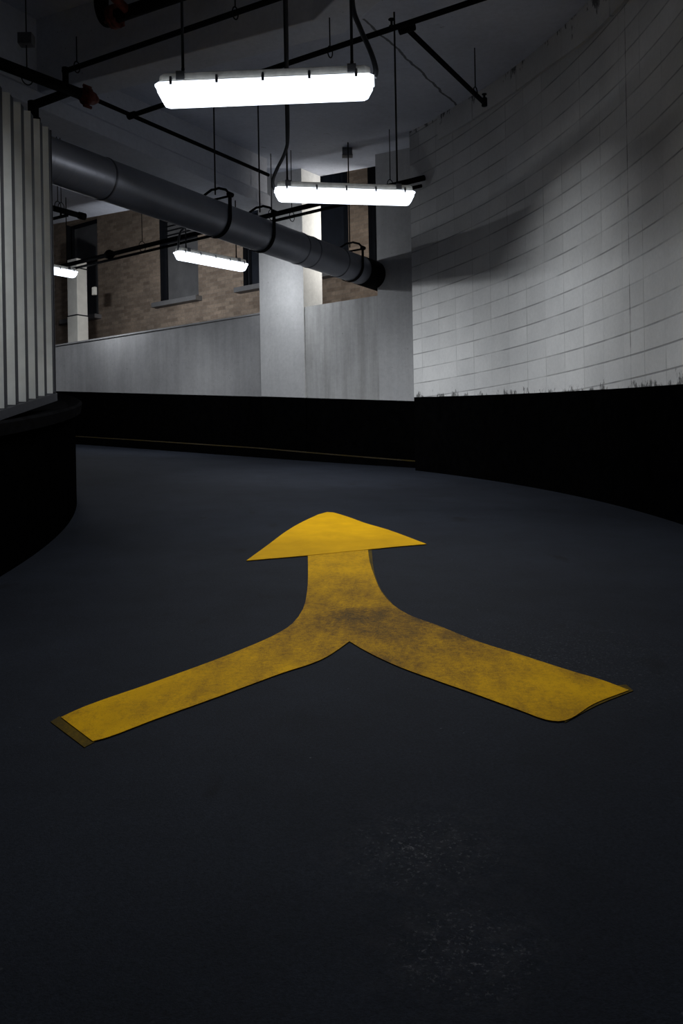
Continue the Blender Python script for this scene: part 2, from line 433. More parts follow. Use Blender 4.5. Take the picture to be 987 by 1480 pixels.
# ------------------------------------------------------------------ painted arrow
def paint(name, pxs, m, parent, lift, cuts=5):
    b = MB()
    pts = []; n0 = len(pxs); sm = []
    def sharp(k):
        a, p, c = Vector(pxs[k - 1]), Vector(pxs[k]), Vector(pxs[(k + 1) % n0])
        return (p - a).angle(c - p) > math.radians(38)
    cor = [sharp(k) for k in range(n0)]
    for k in range(n0):
        p1, p2 = Vector(pxs[k]), Vector(pxs[(k + 1) % n0])
        p0 = p1 * 2 - p2 if cor[k] else Vector(pxs[k - 1]); p3 = p2 * 2 - p1 if cor[(k + 1) % n0] else Vector(pxs[(k + 2) % n0])
        # tangents scaled to the length of the piece
        l = (p2 - p1).length
        m1 = ((p2 - p1) / l + (p1 - p0) / max(1e-6, (p1 - p0).length)).normalized() * l; m2 = ((p3 - p2) / max(1e-6, (p3 - p2).length) + (p2 - p1) / l).normalized() * l
        ns = max(1, int(l / 9))
        for q in range(ns):
            t = q / ns
            v = p1 * (2 * t ** 3 - 3 * t * t + 1) + m1 * (t ** 3 - 2 * t * t + t) + p2 * (3 * t * t - 2 * t ** 3) + m2 * (t ** 3 - t * t)
            sm.append((v.x, v.y))
    pxs = sm
    for i, p in enumerate(pxs):
        q = pxs[(i + 1) % len(pxs)]
        n = max(1, int(math.hypot(p[0] - q[0], p[1] - q[1]) / 12))
        for k in range(n): pts.append((p[0] + (q[0] - p[0]) * k / n, p[1] + (q[1] - p[1]) * k / n))
    ring3 = [on_floor(*p) for p in pts]
    poly = [Vector((p.x, p.y)) for p in ring3]
    def inside(x, y):
        c = False
        for k in range(len(poly)):
            p, q = poly[k], poly[k - 1]
            if (p.y > y) != (q.y > y) and x < (q.x - p.x) * (y - p.y) / (q.y - p.y) + p.x: c = not c
        return c
    def clear(x, y): return min((p.x - x) ** 2 + (p.y - y) ** 2 for p in poly) > .0025
    xs = [p.x for p in poly]; ys = [p.y for p in poly]; extra = []
    gx = min(xs)
    while gx < max(xs):
        gy = min(ys)
        while gy < max(ys):
            if inside(gx, gy) and clear(gx, gy): extra.append(Vector((gx, gy)))
            gy += .1
        gx += .1
    n = len(poly)
    vo, _, fo = delaunay_2d_cdt(poly + extra, [(k, (k + 1) % n) for k in range(n)], [], 1, 1e-6)[:3]
    vs = [b.bm.verts.new((v.x, v.y, zf(v.x, v.y) + lift)) for v in vo]
    for t in fo: b.bm.faces.new([vs[k] for k in t])
    b.bm.normal_update()
    for f in b.bm.faces:
        if f.normal.z < 0: f.normal_flip()
    # a skin of paint with an edge
    ext = bmesh.ops.extrude_face_region(b.bm, geom=b.bm.faces[:])
    for v in [e for e in ext['geom'] if isinstance(e, bmesh.types.BMVert)]: v.co.z -= lift * .7
    return b.build(name, m, parent)
ac = on_floor(500, 880)
arrow = thing('painted_arrow', 'worn yellow painted arrow with forked two-armed tail on dark asphalt', 'road marking', ac)
old = [(73, 1044), (86, 1036), (137, 1073), (122, 1081)]
tag(paint('faded_paint', old, M['yellow_old'], arrow, .002), 'faded older paint showing past the left arm end')
old2 = [(817, 1045), (861, 1021), (915, 999), (905, 990), (870, 995), (800, 1030)]
tag(paint('faded_paint', old2, M['yellow_old'], arrow, .002), 'faded older paint along the right arm end')
old3 = [(531, 797), (537, 794), (541, 828), (551, 853), (568, 874), (566, 877), (548, 856), (538, 831)]
paint('faded_paint', old3, M['yellow_old'], arrow, .002)
shaft = [(445, 800), (444, 854), (438, 881), (423, 902), (405, 914.5), (344, 942), (222, 987.5), (119, 1024), (88, 1038),
         (134, 1073), (150, 1069), (222, 1042), (313.5, 1009), (405, 975), (465.5, 954), (490, 939), (505, 928), (523, 939), (567.5, 961),
         (634, 986), (689.5, 1005.5), (750, 1027.6), (795, 1043), (817, 1043), (858, 1019), (909, 999), (872, 985), (828, 972), (750, 947),
         (689.5, 928), (634, 905.7), (589.7, 889), (567.5, 875), (551, 856), (540, 831), (534, 812), (531.5, 792)]
tag(paint('forked_shaft', shaft, M['yellow'], arrow, .004), 'worn forked yellow shaft')
head = [(472.8, 741), (500, 747), (526, 756.5), (560, 766.5), (616.5, 787.5), (575, 791), (535.5, 795), (490, 799.5), (444, 804), (356, 811.5),
        (389.5, 787), (412, 770), (429, 759.5), (448, 750)]
tag(paint('arrow_head', head, M['yellow_fresh'], arrow, .006), 'fresher bright yellow arrow head')

# ------------------------------------------------------------------ right curved block wall
RC, RR = Vector((-7.94, 5.86, 0)), 10.4
def rwall_px(px, py):
    a, b = ab(px, py); r = a / F
    A = 1 + r * r; B = 2 * (-r * RC.x - RC.y); K = RC.x ** 2 + RC.y ** 2 - RR * RR
    d = (-B + math.sqrt(B * B - 4 * A * K)) / (2 * A)
    return pt(px, py, d)
def rphi(p): return math.atan2(p.y - RC.y, p.x - RC.x)
phi1 = rphi(rwall_px(598.5, 580)); 
cr_p = rwall_px(908, 320)
U_CRACK = (phi1 - rphi(cr_p)) * RR
M['block'] = block_wall()
pa, pb = rwall_px(600, 574), rwall_px(987, 555)
fa, fb = rphi(pa), rphi(pb)
def band_r(phi): return pa.z + (pb.z - pa.z) * (phi - fa) / (fb - fa)
tops = [(rphi(q), q.z) for q in (rwall_px(592, 185), rwall_px(640, 158), rwall_px(700, 118), rwall_px(790, 48), rwall_px(850, 0))]
def top_r(phi):
    for (f0, z0), (f1, z1) in zip(tops, tops[1:]):
        if phi >= f1: 
            return z0 + (z1 - z0) * (phi - f0) / (f1 - f0) if phi <= f0 else z0
    (f0, z0), (f1, z1) = tops[0], tops[-1]
    return z1 + (z0 - z1) / (f0 - f1) * (phi - f1)
mb = MB(); uvU = mb.bm.loops.layers.uv.new('U'); uvH = mb.bm.loops.layers.uv.new('Hgt')
NP = 150; phi0 = math.radians(-62)
cols = []
for i in range(NP + 1):
    phi = phi1 + (phi0 - phi1) * i / NP
    x, y = RC.x + RR * math.cos(phi), RC.y + RR * math.sin(phi)
    if phi < -.05: x, y = RC.x + RR * math.cos(-.05), RC.y + RR * (math.sin(-.05) + phi + .05)   # straightens behind the viewer
    zb, zt = band_r(phi), top_r(phi)
    zs = [zf(x, y) - .12, zb] + [zb + (zt + .15 - zb) * k / 8 for k in range(1, 9)]
    cols.append((x, y, zs, (phi1 - phi) * RR, zb, zt))
for c0, c1 in zip(cols, cols[1:]):
    for k in range(len(c0[2]) - 1):
        f = mb.face([(c0[0], c0[1], c0[2][k]), (c1[0], c1[1], c1[2][k]), (c1[0], c1[1], c1[2][k + 1]), (c0[0], c0[1], c0[2][k + 1])], 1 if k == 0 else 0, True)
        for lp, (c, kk) in zip(f.loops, ((c0, k), (c1, k), (c1, k + 1), (c0, k + 1))):
            lp[uvU].uv = (c[3], c[2][kk]); lp[uvH].uv = (c[2][kk] - c[4], c[5] - c[2][kk])
bmesh.ops.remove_doubles(mb.bm, verts=mb.bm.verts[:], dist=1e-5)
# thickness: outward skin and the end face by the corner pillar
c = cols[0]; rad = Vector((math.cos(phi1), math.sin(phi1), 0))
z0, z1, z2 = c[2][0], c[2][1], c[2][-1]
P = Vector((c[0], c[1], 0))
mb.face([P + Z * z0, P + Z * z1, P + Z * z1 + rad * .2, P + Z * z0 + rad * .2], 1)
mb.face([P + Z * z1, P + Z * z2, P + Z * z2 + rad * .2, P + Z * z1 + rad * .2], 0)
for c0, c1 in zip(cols, cols[1:]):
    e0 = Vector((c0[0] - RC.x, max(c0[1] - RC.y, -.5), 0)).normalized() * .2; e1 = Vector((c1[0] - RC.x, max(c1[1] - RC.y, -.5), 0)).normalized() * .2
    mb.face([Vector((c1[0], c1[1], c1[2][0])) + e1, Vector((c0[0], c0[1], c0[2][0])) + e0, Vector((c0[0], c0[1], c0[2][-1])) + e0, Vector((c1[0], c1[1], c1[2][-1])) + e1], 0)
struct(mb.build('wall_right', [M['block'], M['black']], fix=False))
# concrete ring beam at the head of the block wall
mb = MB(); uvU = mb.bm.loops.layers.uv.new('U'); uvH = mb.bm.loops.layers.uv.new('Hgt')
prev = None
for i, c in enumerate(cols):
    if i < 6: continue
    n = Vector((c[0] - RC.x, max(c[1] - RC.y, -.5), 0)).normalized(); p = Vector((c[0], c[1], 0))
    q = [p - n * .035 + Z * (c[5] - .36), p - n * .035 + Z * (c[5] + .1), p + n * .02 + Z * (c[5] + .1), p + n * .02 + Z * (c[5] - .36)]
    hs = [.46, 0, 0, .46]
    if prev:
        for k in range(4):
            f = mb.face([prev[0][k], q[k], q[(k + 1) % 4], prev[0][(k + 1) % 4]])
            for lp, (u, hh) in zip(f.loops, ((prev[1], hs[k]), (c[3], hs[k]), (c[3], hs[(k + 1) % 4]), (prev[1], hs[(k + 1) % 4]))):
                lp[uvH].uv = (5, hh - .1); lp[uvU].uv = (u * .4, H + 1.05 + .02 + hh * .3)
    prev = (q, c[3])
struct(mb.build('trim_1', M['block']))

# ------------------------------------------------------------------ back wall: pillars, panel under the opening, parapet
def band_b(s):      # head of the black band along the back wall
    A = (s_of(600, 0), wz(600, 580, 0)); B = (s_of(375, 0), wz(375, 573, 0)); D = (s_of(95, .12), wz(95, 566, .12))
    if s > B[0]: return B[1] + (A[1] - B[1]) * (s - B[0]) / (A[0] - B[0])
    return B[1] + (D[1] - B[1]) * (s - B[0]) / (D[0] - B[0])
def wall_box(s0, s1, o0, o1, ztop, mats, name):
    b = MB()
    n = max(1, int(abs(s1 - s0) / .4))
    for i in range(n):
        a0, a1 = s0 + (s1 - s0) * i / n, s0 + (s1 - s0) * (i + 1) / n
        def lo(s): q = wp(s, o0, 0); return zf(q.x, q.y) - .1
        zt = ztop if callable(ztop) else (lambda s: ztop)
        for (o, fl) in ((o0, 0), (o1, 1)):
            for (za, zb, mi) in ((lo, band_b, 1), (band_b, zt, 0)):
                q = [wp(a0, o, za(a0)), wp(a1, o, za(a1)), wp(a1, o, zb(a1)), wp(a0, o, zb(a0))]
                b.face(q, mi)
        b.face([wp(a0, o0, zt(a0)), wp(a1, o0, zt(a1)), wp(a1, o1, zt(a1)), wp(a0, o1, zt(a0))], 0)
    for s in (s0, s1):
        zt = ztop if callable(ztop) else (lambda s: ztop)
        b.face([wp(s, o0, lo(s)), wp(s, o1, lo(s)), wp(s, o1, band_b(s)), wp(s, o0, band_b(s))], 1)
        b.face([wp(s, o0, band_b(s)), wp(s, o1, band_b(s)), wp(s, o1, zt(s)), wp(s, o0, zt(s))], 2 if len(mats) > 2 and s == s1 else 0)
    bmesh.ops.remove_doubles(b.bm, verts=b.bm.verts[:], dist=1e-4)
    return struct(b.build(name, mats))
def ctop(s): q = wp(s, .2, 0); return zc(q.x, q.y) + .1
sL0, sL1, sR0, sR1 = s_of(375.5, 0), s_of(439, 0), s_of(544, 0, 330), s_of(612, 0)
zsill = (wz(439, 443, 0) + wz(545, 427, 0)) / 2
wall_box(sL0, sL1, 0, .48, ctop, [M['concrete'], M['black'], M['jamb']], 'wall_back')
wall_box(sR0, sR1 + 1.0, 0, .48, ctop, [M['concrete'], M['black']], 'wall_back')
wall_box(sL1, sR0, .025, .46, zsill, [M['concrete_streak'], M['black']], 'wall_back')
zpar = (wz(375, 458, .12) + wz(100, 495, .12)) / 2
wall_box(s_of(-150, .12), sL0, .12, .34, zpar, [M['parapet'], M['black']], 'wall_back')
# coping edge on the parapet
b = MB(); s0 = s_of(-150, .12)
b.hexa([wp(s0, .10, zpar + .001), wp(sL0 - .001, .10, zpar + .001), wp(sL0 - .001, .36, zpar + .001), wp(s0, .36, zpar + .001)],
       [wp(s0, .10, zpar + .028), wp(sL0 - .001, .10, zpar + .028), wp(sL0 - .001, .36, zpar + .028), wp(s0, .36, zpar + .028)])
struct(b.build('trim_2', M['parapet']))

# kerb with a yellow painted edge
b = MB(); y = MB(); NS = 40; sA, sB = s_of(-120, 0), s_of(603, 0)
pl = None
for i in range(NS + 1):
    s = sA + (sB - sA) * i / NS
    def zz(o): q = wp(s, o, 0); return zf(q.x, q.y)
    zt = zz(-.14) + .155 - (.05 if s > s_of(375, 0) else .0) * (s - s_of(375, 0)) / 2.7
    o1 = .05 if s > sL0 else .12
    q = [wp(s, -.14, zz(-.14) - .05), wp(s, -.135, zt - .012), wp(s, -.123, zt), wp(s, o1, zt), wp(s, o1, zz(0) - .05)]
    w = [wp(s, -.1365, zt - .014), wp(s, -.1245, zt + .0015), wp(s, -.098, zt + .0015), wp(s, -.098, zt + .0005)]
    if pl:
        for k in range(5): b.face([pl[0][k], q[k], q[(k + 1) % 5], pl[0][(k + 1) % 5]])
        for k in range(3): y.face([pl[1][k], w[k], w[k + 1], pl[1][k + 1]])
    else: b.face(q)
    pl = (q, w)
b.face(pl[0])
k = struct(b.build('trim_3', M['black']))
yo = y.build('painted_edge', M['yellow_edge'], k, fix=True); yo['label'] = 'worn thin yellow line along the kerb edge'

# ------------------------------------------------------------------ core: low black wall, coping, ribbed cladding
KC, KR = Vector((-10.2, 5.0, 0)), 8.25
b = MB(); r_ = MB(); pv = None; pr = None
for i in range(101):
    ph = math.radians(-52 + 130 * i / 100)
    e = Vector((math.cos(ph), math.sin(ph), 0))
    p = KC + e * KR
    z = zf(p.x, p.y); zt = z + .80
    q = [p + Z * (z - .1), p + Z * zt, p - e * .25 + Z * zt, p - e * .25 + Z * (z - .1)]
    w = [p + e * .05 + Z * (zt + .005), p + e * .06 + Z * (zt + .075), p + e * .04 + Z * (zt + .09), p - e * .06 + Z * (zt + .05), p - e * .45 + Z * (zt + .03), p - e * .45 + Z * (zt + .0)]
    if pv:
        for k in range(4): f = b.face([pv[k], q[k], q[(k + 1) % 4], pv[(k + 1) % 4]]); f.smooth = False
        for k in range(6): f = r_.face([pr[k], w[k], w[(k + 1) % 6], pr[(k + 1) % 6]])
    else: b.face(q); r_.face(w)
    pv, pr = q, w
b.face(pv); r_.face(pr)
struct(b.build('wall_left', M['black']))
struct(r_.build('trim_4', M['rim']))

def clad_z(yy): # foot and head of the cladding
    f0, f1 = pt(0, 590, 5.4).z, pt(80, 566, 6.75).z
    t0, t1 = pt(0, 113, 5.4).z, pt(75, 183, 6.68).z
    return f0 + (f1 - f0) * (yy - 5.4) / 1.35, t0 + (t1 - t0) * (yy - 5.4) / 1.28
def clad_p(yy, out): # plan point on the crest line
    return Vector((-2.165 - .0742 * (yy - 5.4) + out, yy, 0))
clad = thing('ribbed_cladding', 'tall ribbed metal wall cladding with pale pans and dark battens on the left', 'cladding', clad_p(5.5, 0) + Z * clad_z(5.5)[0])
PIT, Y0 = .2405, 5.517
for n in range(-7, 6):
    y0 = Y0 + PIT * n
    f0, t0 = clad_z(y0); f1, t1 = clad_z(y0 + .066)
    b = MB()       # batten: the crest with a dark face
    q = [clad_p(y0 + .001, -.004), clad_p(y0 + .066, -.004), clad_p(y0 + .066, -.075), clad_p(y0 + .058, -.075), clad_p(y0 + .058, -.012), clad_p(y0 + .001, -.012)]
    lo = [b.bm.verts.new(p + Z * f0) for p in q]; hi = [b.bm.verts.new(p + Z * t0) for p in q]
    for k in range(6): b.bm.faces.new([lo[k], lo[(k + 1) % 6], hi[(k + 1) % 6], hi[k]])
    b.bm.faces.new(lo[::-1]); b.bm.faces.new(hi)
    b.build('batten', M['rib'], clad)
    b = MB()       # pan: back sheet and the flank that faces down the ramp
    q = [clad_p(y0 - PIT + .067, -.078), clad_p(y0 - .022, -.078), clad_p(y0, -.005), clad_p(y0, -.013), clad_p(y0 - .016, -.082), clad_p(y0 - PIT + .067, -.082)]
    lo = [b.bm.verts.new(p + Z * (f0 - .012)) for p in q]; hi = [b.bm.verts.new(p + Z * (t0 + .01)) for p in q]
    for k in range(6): b.bm.faces.new([lo[k], lo[(k + 1) % 6], hi[(k + 1) % 6], hi[k]])
    b.bm.faces.new(lo[::-1]); b.bm.faces.new(hi)
    b.build('pan', M['panel'], clad)
b = MB()
ya, yb = Y0 - PIT * 7.8, Y0 + PIT * 5 + .07
fa_, fb_ = clad_z(ya)[0], clad_z(yb)[0]
b.hexa([clad_p(ya, .012) + Z * (fa_ - .075), clad_p(yb, .012) + Z * (fb_ - .075), clad_p(yb, -.1) + Z * (fb_ - .075), clad_p(ya, -.1) + Z * (fa_ - .075)],
       [clad_p(ya, .012) + Z * (fa_ - .015), clad_p(yb, .012) + Z * (fb_ - .015), clad_p(yb, -.1) + Z * (fb_ - .015), clad_p(ya, -.1) + Z * (fa_ - .015)])
tag(b.build('bottom_rail', M['rib'], clad), 'dark grey bottom rail')
b = MB()   # end return at the far edge
f1, t1 = clad_z(yb)
b.hexa([clad_p(yb, .0) + Z * (f1 - .05), clad_p(yb + .012, .0) + Z * (f1 - .05), clad_p(yb + .012, -.3) + Z * (f1 - .05), clad_p(yb, -.3) + Z * (f1 - .05)],
       [clad_p(yb, .0) + Z * t1, clad_p(yb + .012, .0) + Z * t1, clad_p(yb + .012, -.3) + Z * t1, clad_p(yb, -.3) + Z * t1])
b.build('end_trim', M['rib'], clad)

# ------------------------------------------------------------------ slab and beams
ZB = H + 4.0
A0, A1 = at_z(180, 101, 4.0), at_z(453, 29, 4.0)
A2, A3 = at_z(220, 116, 4.0), at_z(498, 48, 4.0)
dA = (A1 - A0); dA.z = 0; dA.normalize(); nA = Vector((-dA.y, dA.x, 0))
dB = Vector((.5, -.866, 0))
def left_near(p):   # inside the coffer: nearer than beam A and left of beam B
    q = Vector((p.x, p.y, 0)); a = Vector((A1.x, A1.y, 0))
    return (q - a).dot(nA) < .15 and (q - a).dot(Vector((-dB.y, dB.x, 0))) < .15
mb = MB(); g = {}
NT, NR = 200, 90
for i in range(NT + 1):
    th = math.radians(-60 + 170 * i / NT)
    for j in range(NR + 1):
        r = 2.5 + 10.6 * j / NR
        x, y = OX + r * math.cos(th), OY + r * math.sin(th)
        g[i, j] = (x, y)
vv = {}
def gv(i, j):
    if (i, j) not in vv: x, y = g[i, j]; vv[i, j] = mb.bm.verts.new((x, y, zc(x, y)))
    return vv[i, j]
for i in range(NT):
    for j in range(NR):
        mb.bm.faces.new([gv(i, j), gv(i + 1, j), gv(i + 1, j + 1), gv(i, j + 1)])
bmesh.ops.bisect_plane(mb.bm, geom=mb.bm.verts[:] + mb.bm.edges[:] + mb.bm.faces[:], plane_co=wp(0, .48, 0), plane_no=(NX, NY, 0), clear_outer=True)
for nrm in (nA, Vector((-dB.y, dB.x, 0))):
    bmesh.ops.bisect_plane(mb.bm, geom=mb.bm.verts[:] + mb.bm.edges[:] + mb.bm.faces[:], plane_co=Vector((A1.x, A1.y, 0)) + nrm * .15, plane_no=nrm)
bmesh.ops.delete(mb.bm, geom=[f for f in mb.bm.faces if left_near(f.calc_center_median())], context='FACES')
rg = bmesh.ops.extrude_face_region(mb.bm, geom=mb.bm.faces[:])
for v in [e for e in rg['geom'] if isinstance(e, bmesh.types.BMVert)]: v.co.z += .3
# the coffer's own higher slab
zk = H + 4.78
mb.face([(-14, -8, zk), (9, -8, zk), (9, 12, zk), (-14, 14, zk)])
struct(mb.build('ceiling', M['slab']))

def prism(name, pts, z0, z1, m):
    b = MB()
    lo = [b.bm.verts.new((p.x, p.y, z0)) for p in pts]; hi = [b.bm.verts.new((p.x, p.y, z1)) for p in pts]
    n = len(pts)
    for k in range(n): b.bm.faces.new([lo[k], lo[(k + 1) % n], hi[(k + 1) % n], hi[k]])
    b.bm.faces.new(lo[::-1]); b.bm.faces.new(hi)
    return struct(b.build(name, m, bevel=.012))
far = A1 - dA * 9
prism('ceiling_beam', [far, A1, A1 + dB * 6, A3 + dB * 6, A3, A3 - dA * 9.3], ZB, H + 4.85, M['beam'])
# radial beam that runs into the left pillar
B0 = at_z(159, 132, 4.4); B1 = pt(383, 237, 12.55)
dR = Vector((B1.x - B0.x, B1.y - B0.y, 0)).normalized(); nR = Vector((dR.y, -dR.x, 0))
S = Vector((B0.x, B0.y, 0)) - dR * 4.5; E = Vector((B1.x, B1.y, 0)) + dR * .05
b = MB()
prof = [(0.0, 4.95), (0.0, 4.03), (.05, 3.99), (.05, 3.82), (-.42, 3.82), (-.42, 4.95)]
lo = [b.bm.verts.new(S + nR * u + Z * (H + z)) for u, z in prof]; hi = [b.bm.verts.new(E + nR * u + Z * (H + z)) for u, z in prof]
for k_ in range(6): b.bm.faces.new([lo[k_], lo[(k_ + 1) % 6], hi[(k_ + 1) % 6], hi[k_]])
b.bm.faces.new(lo[::-1]); b.bm.faces.new(hi)
struct(b.build('ceiling_beam', M['beam'], bevel=.008))

# ------------------------------------------------------------------ hanging lights
LAMP = (.93, .965, 1)
def ring(L_, W_, z, c=.03):
    x, y = L_ / 2, W_ / 2
    return [(-x + c, -y, z), (x - c, -y, z), (x, -y + c, z), (x, y - c, z), (x - c, y, z), (-x + c, y, z), (-x, y - c, z), (-x, -y + c, z)]
def lofted(rings):
    b = MB(); pv = None
    for r in rings:
        cur = [b.bm.verts.new(p) for p in r]
        if pv:
            for k in range(8): b.bm.faces.new([pv[k], pv[(k + 1) % 8], cur[(k + 1) % 8], cur[k]])
        else: b.bm.faces.new(cur[::-1])
        pv = cur
    b.bm.faces.new(pv); return b
def spline(pts, n=8):
    pts = [Vector(p) for p in pts]; out = []
    for i in range(len(pts) - 1):
        p0, p1, p2, p3 = pts[max(0, i - 1)], pts[i], pts[i + 1], pts[min(len(pts) - 1, i + 2)]
        for k in range(n):
            t = k / n
            out.append(.5 * ((2 * p1) + (p2 - p0) * t + (2 * p0 - 5 * p1 + 4 * p2 - p3) * t * t + (3 * p1 - p0 - 3 * p2 + p3) * t ** 3))
    return out + [pts[-1]]
def light(label, pL, pR, rods, conduit=None, power=1.45, far_end=0, near=1.0):
    """pL, pR: world ends of the lit lens' middle line; rods: [(fraction, world z of the rod head)]"""
    mid = (pL + pR) / 2
    root = thing('hanging_light', label, 'light', mid, 'fluorescent lights hung over the ramp')
    X = (pR - pL); Ln = X.length; X.normalize(); Yv = Z.cross(X).normalized(); Zv = X.cross(Yv)
    Mx = Matrix((X, Yv, Zv)).transposed().to_4x4(); Mx.translation = mid - Zv * .05
    def put(b, name, m, bev=0):
        b.bm.transform(Mx); return b.build(name, m, root, bev)
    put(lofted([ring(Ln - .10, .085, 0, .015), ring(Ln - .075, .115, .008, .02), ring(Ln - .02, .155, .062), ring(Ln - .016, .160, .084), ring(Ln, .180, .088), ring(Ln, .180, .1)]), 'diffuser', M['lens'], 0)
    put(lofted([ring(Ln - .03, .150, .1), ring(Ln - .03, .150, .108), ring(Ln - .035, .142, .112), ring(Ln - .045, .13, .158)]), 'housing', M['housing'], .003)
    for nm, off, ang, pw, spread in (('tube_light', (0, 0, -.006), 0, 5.5, 140), ('tube_light', (0, -.080, .025), 54, 13 * near, 84), ('tube_light', (0, .080, .025), -54, 13, 84), ('end_light', (-Ln / 2 + .03, 0, .02), 50, 2.8, 114), ('end_light', (Ln / 2 - .03, 0, .02), -50 if not far_end else -82, far_end or 2.8, 114 if not far_end else 170)):
        ld = bpy.data.lights.new(nm, 'AREA'); ld.shape = 'RECTANGLE'; ld.size = Ln - .12 if nm == 'tube_light' else .07; ld.size_y = .07 if nm == 'tube_light' else .12
        ld.energy = pw * power; ld.color = LAMP; ld.spread = math.radians(spread)
        lo_ = bpy.data.objects.new(nm, ld); C.objects.link(lo_); lo_.parent = root
        lo_.matrix_local = WORLD[root.name].inverted() @ Mx @ Matrix.Translation(off) @ Matrix.Rotation(math.radians(-ang if nm == 'tube_light' else ang), 4, 'X' if nm == 'tube_light' else 'Y')
    for k in range(5):
        x = (-.42 + .21 * k) * Ln
        for sgn in (-1, 1):
            b = MB(); b.box((x, sgn * .0945, .10), .016, .008, .04); b.box((x, sgn * .084, .122), .014, .026, .01)
            put(b, 'clip', M['clip'], .002)
    for fr, zt in rods:
        b = MB(); x = (fr - .5) * Ln
        b.box((x, 0, .162), .05, .15, .006); b.box((x, .072, .14), .05, .006, .05); b.box((x, -.072, .14), .05, .006, .05)
        put(b, 'bracket', M['clip'], .001)
        base = Mx @ Vector((x, 0, .16)); b = MB()
        b.tube([base, Vector((base.x, base.y, zt))], .0085, 8)
        for q in range(3): b.tube([base + Z * (.0 + .02 * q), base + Z * (.012 + .02 * q)], .016 - .003 * q, 8)
        b.build('hanger_rod', M['rod'], root)
    if conduit:
        b = MB(); b.tube(spline(conduit), .0155, 10); b.build('flex_conduit', M['conduit'], root)
    return root
a1 = at_z(228, 141, 2.15); a2 = at_z(541, 128, 2.15)
e1 = Vector(a2)
light('big bright nearest light hanging highest over the yellow arrow', a1, a2, [(.12, H + 4.78), (.9, H + 4.78)],
      [pt(541, 112, e1.y + .02), pt(543, 100, e1.y + .02), pt(536, 76, e1.y + .05), pt(521, 42, e1.y + .1), pt(510, 10, e1.y + .14), pt(509, -40, e1.y + .16), pt(509, -62, e1.y + .16)], near=.68)
b1, b2 = at_z(397, 282, 2.43), at_z(598, 288, 2.43)
light('bright light in front of the pillar opening beside the curved block wall', b1, b2, [(.09, H + 4.78), (.88, H + 4.2)],
      [pt(397, 275, b1.y), pt(394, 262, b1.y), pt(400, 245, b1.y), pt(412, 220, b1.y), pt(416, 195, b1.y), pt(415, 120, b1.y), pt(414.5, 60, b1.y), pt(413.5, 0, b1.y - .02)], power=1.9)
c1, c2 = at_z(254, 369, 2.87), at_z(355, 388, 2.87)
light('small bright light under the round duct in front of the brick wall', c1, c2, [(.14, H + 4.6), (.86, H + 4.55)],
      [pt(258, 364, c1.y), pt(258, 350, c1.y), pt(261, 335, c1.y + .02), pt(272, 326, c1.y + .04)], power=1.6, far_end=13)
d2 = at_z(110, 398, 3.42); dd = Vector((.64, .77, 0)).normalized()
light('partly hidden light at the left behind the ribbed cladding', d2 - dd * 1.27, d2, [(.14, H + 4.75), (.86, H + 4.75)], power=1.4, far_end=30)

# ------------------------------------------------------------------ round duct
P0, P1 = pt(80, 231, 7.53), pt(530, 396, 12.1)
zd = (P0.z + P1.z) / 2; P0.z = P1.z = zd
dD = (P1 - P0).normalized(); sD = Vector((dD.y, -dD.x, 0)); R = .195
duct = thing('round_duct', 'long dark grey round spiral duct slanting across to the pillar opening', 'duct', P0)
def dp(px):    # axis point seen in a pixel column
    a, _ = ab(px, 330); r = a / F
    t = (r * P0.y - P0.x) / (dD.x - r * dD.y)
    return P0 + dD * t
st, en = P0 - dD * 1.6, dp(520)
n = 40
b = MB(); b.tube([st.lerp(en, i / n) for i in range(n + 1)], R, 48, uv=True); b.build('duct_body', M['spiral'], duct)
b = MB(); tail = [dp(519), dp(532), dp(540)]
endp = tail[-1]
bend = [endp + dD * .12 + Vector((0, 0, 0))]
b.tube([tail[0], tail[1], tail[2], endp + dD * .3, endp + dD * .9], [R + .006] * 5, 40)
tag(b.build('black_end_section', M['black_metal'], duct), 'black coated far end')
for px in (430, 446, 487):
    q = dp(px); b = MB(); b.tube([q - dD * .012, q - dD * .008, q + dD * .008, q + dD * .012], [R + .001, R + .006, R + .006, R + .001], 48); b.build('seam_ring', M['duct'], duct)
q = dp(150); b = MB(); b.tube([q - dD * .012, q - dD * .008, q + dD * .008, q + dD * .012], [R + .001, R + .006, R + .006, R + .001], 48); b.build('seam_ring', M['duct'], duct)
def strap(px, ztop):
    c = dp(px); rr = R + .006
    pts, nr = [], []
    hh = .235
    for sgn, rng in ((-1, 1), (1, 1)): pass
    pts.append(c - sD * rr + Z * hh); nr.append(-sD)
    for k in range(25):
        a = math.pi * k / 24
        d_ = -sD * math.cos(a) - Z * math.sin(a)
        pts.append(c + d_ * rr); nr.append(d_)
    pts.append(c + sD * rr + Z * hh); nr.append(sD)
    b = MB(); b.band(pts, dD, .055, .007, nr); s_ = b.build('strap', M['black_metal'], duct)
    b = MB()
    ap = c + Z * .325
    for sg in (-1, 1):
        e = c + sD * sg * rr + Z * hh
        b.tube([e, e + (ap - e) * .25 + Z * .035, ap + sD * sg * .05 + Z * .005, ap], .014, 8)
    b.tube([c - sD * (rr + .02) + Z * (hh - .02), c + sD * (rr + .02) + Z * (hh - .02)], .013, 8)
    for sg in (-1, 1):
        e = c + sD * sg * (rr + .01) + Z * (hh - .005); b.tube([e - dD * .035, e + dD * .035], .026, 10)
    b.build('gable_yoke', M['black_metal'], s_)
    b = MB(); b.tube([ap - Z * .06, Vector((ap.x, ap.y, ztop))], .0085, 8); b.build('hanger_rod', M['rod'], s_)
for px in (312, 376, 505):
    q = dp(px); strap(px, zc(q.x, q.y) + .02)

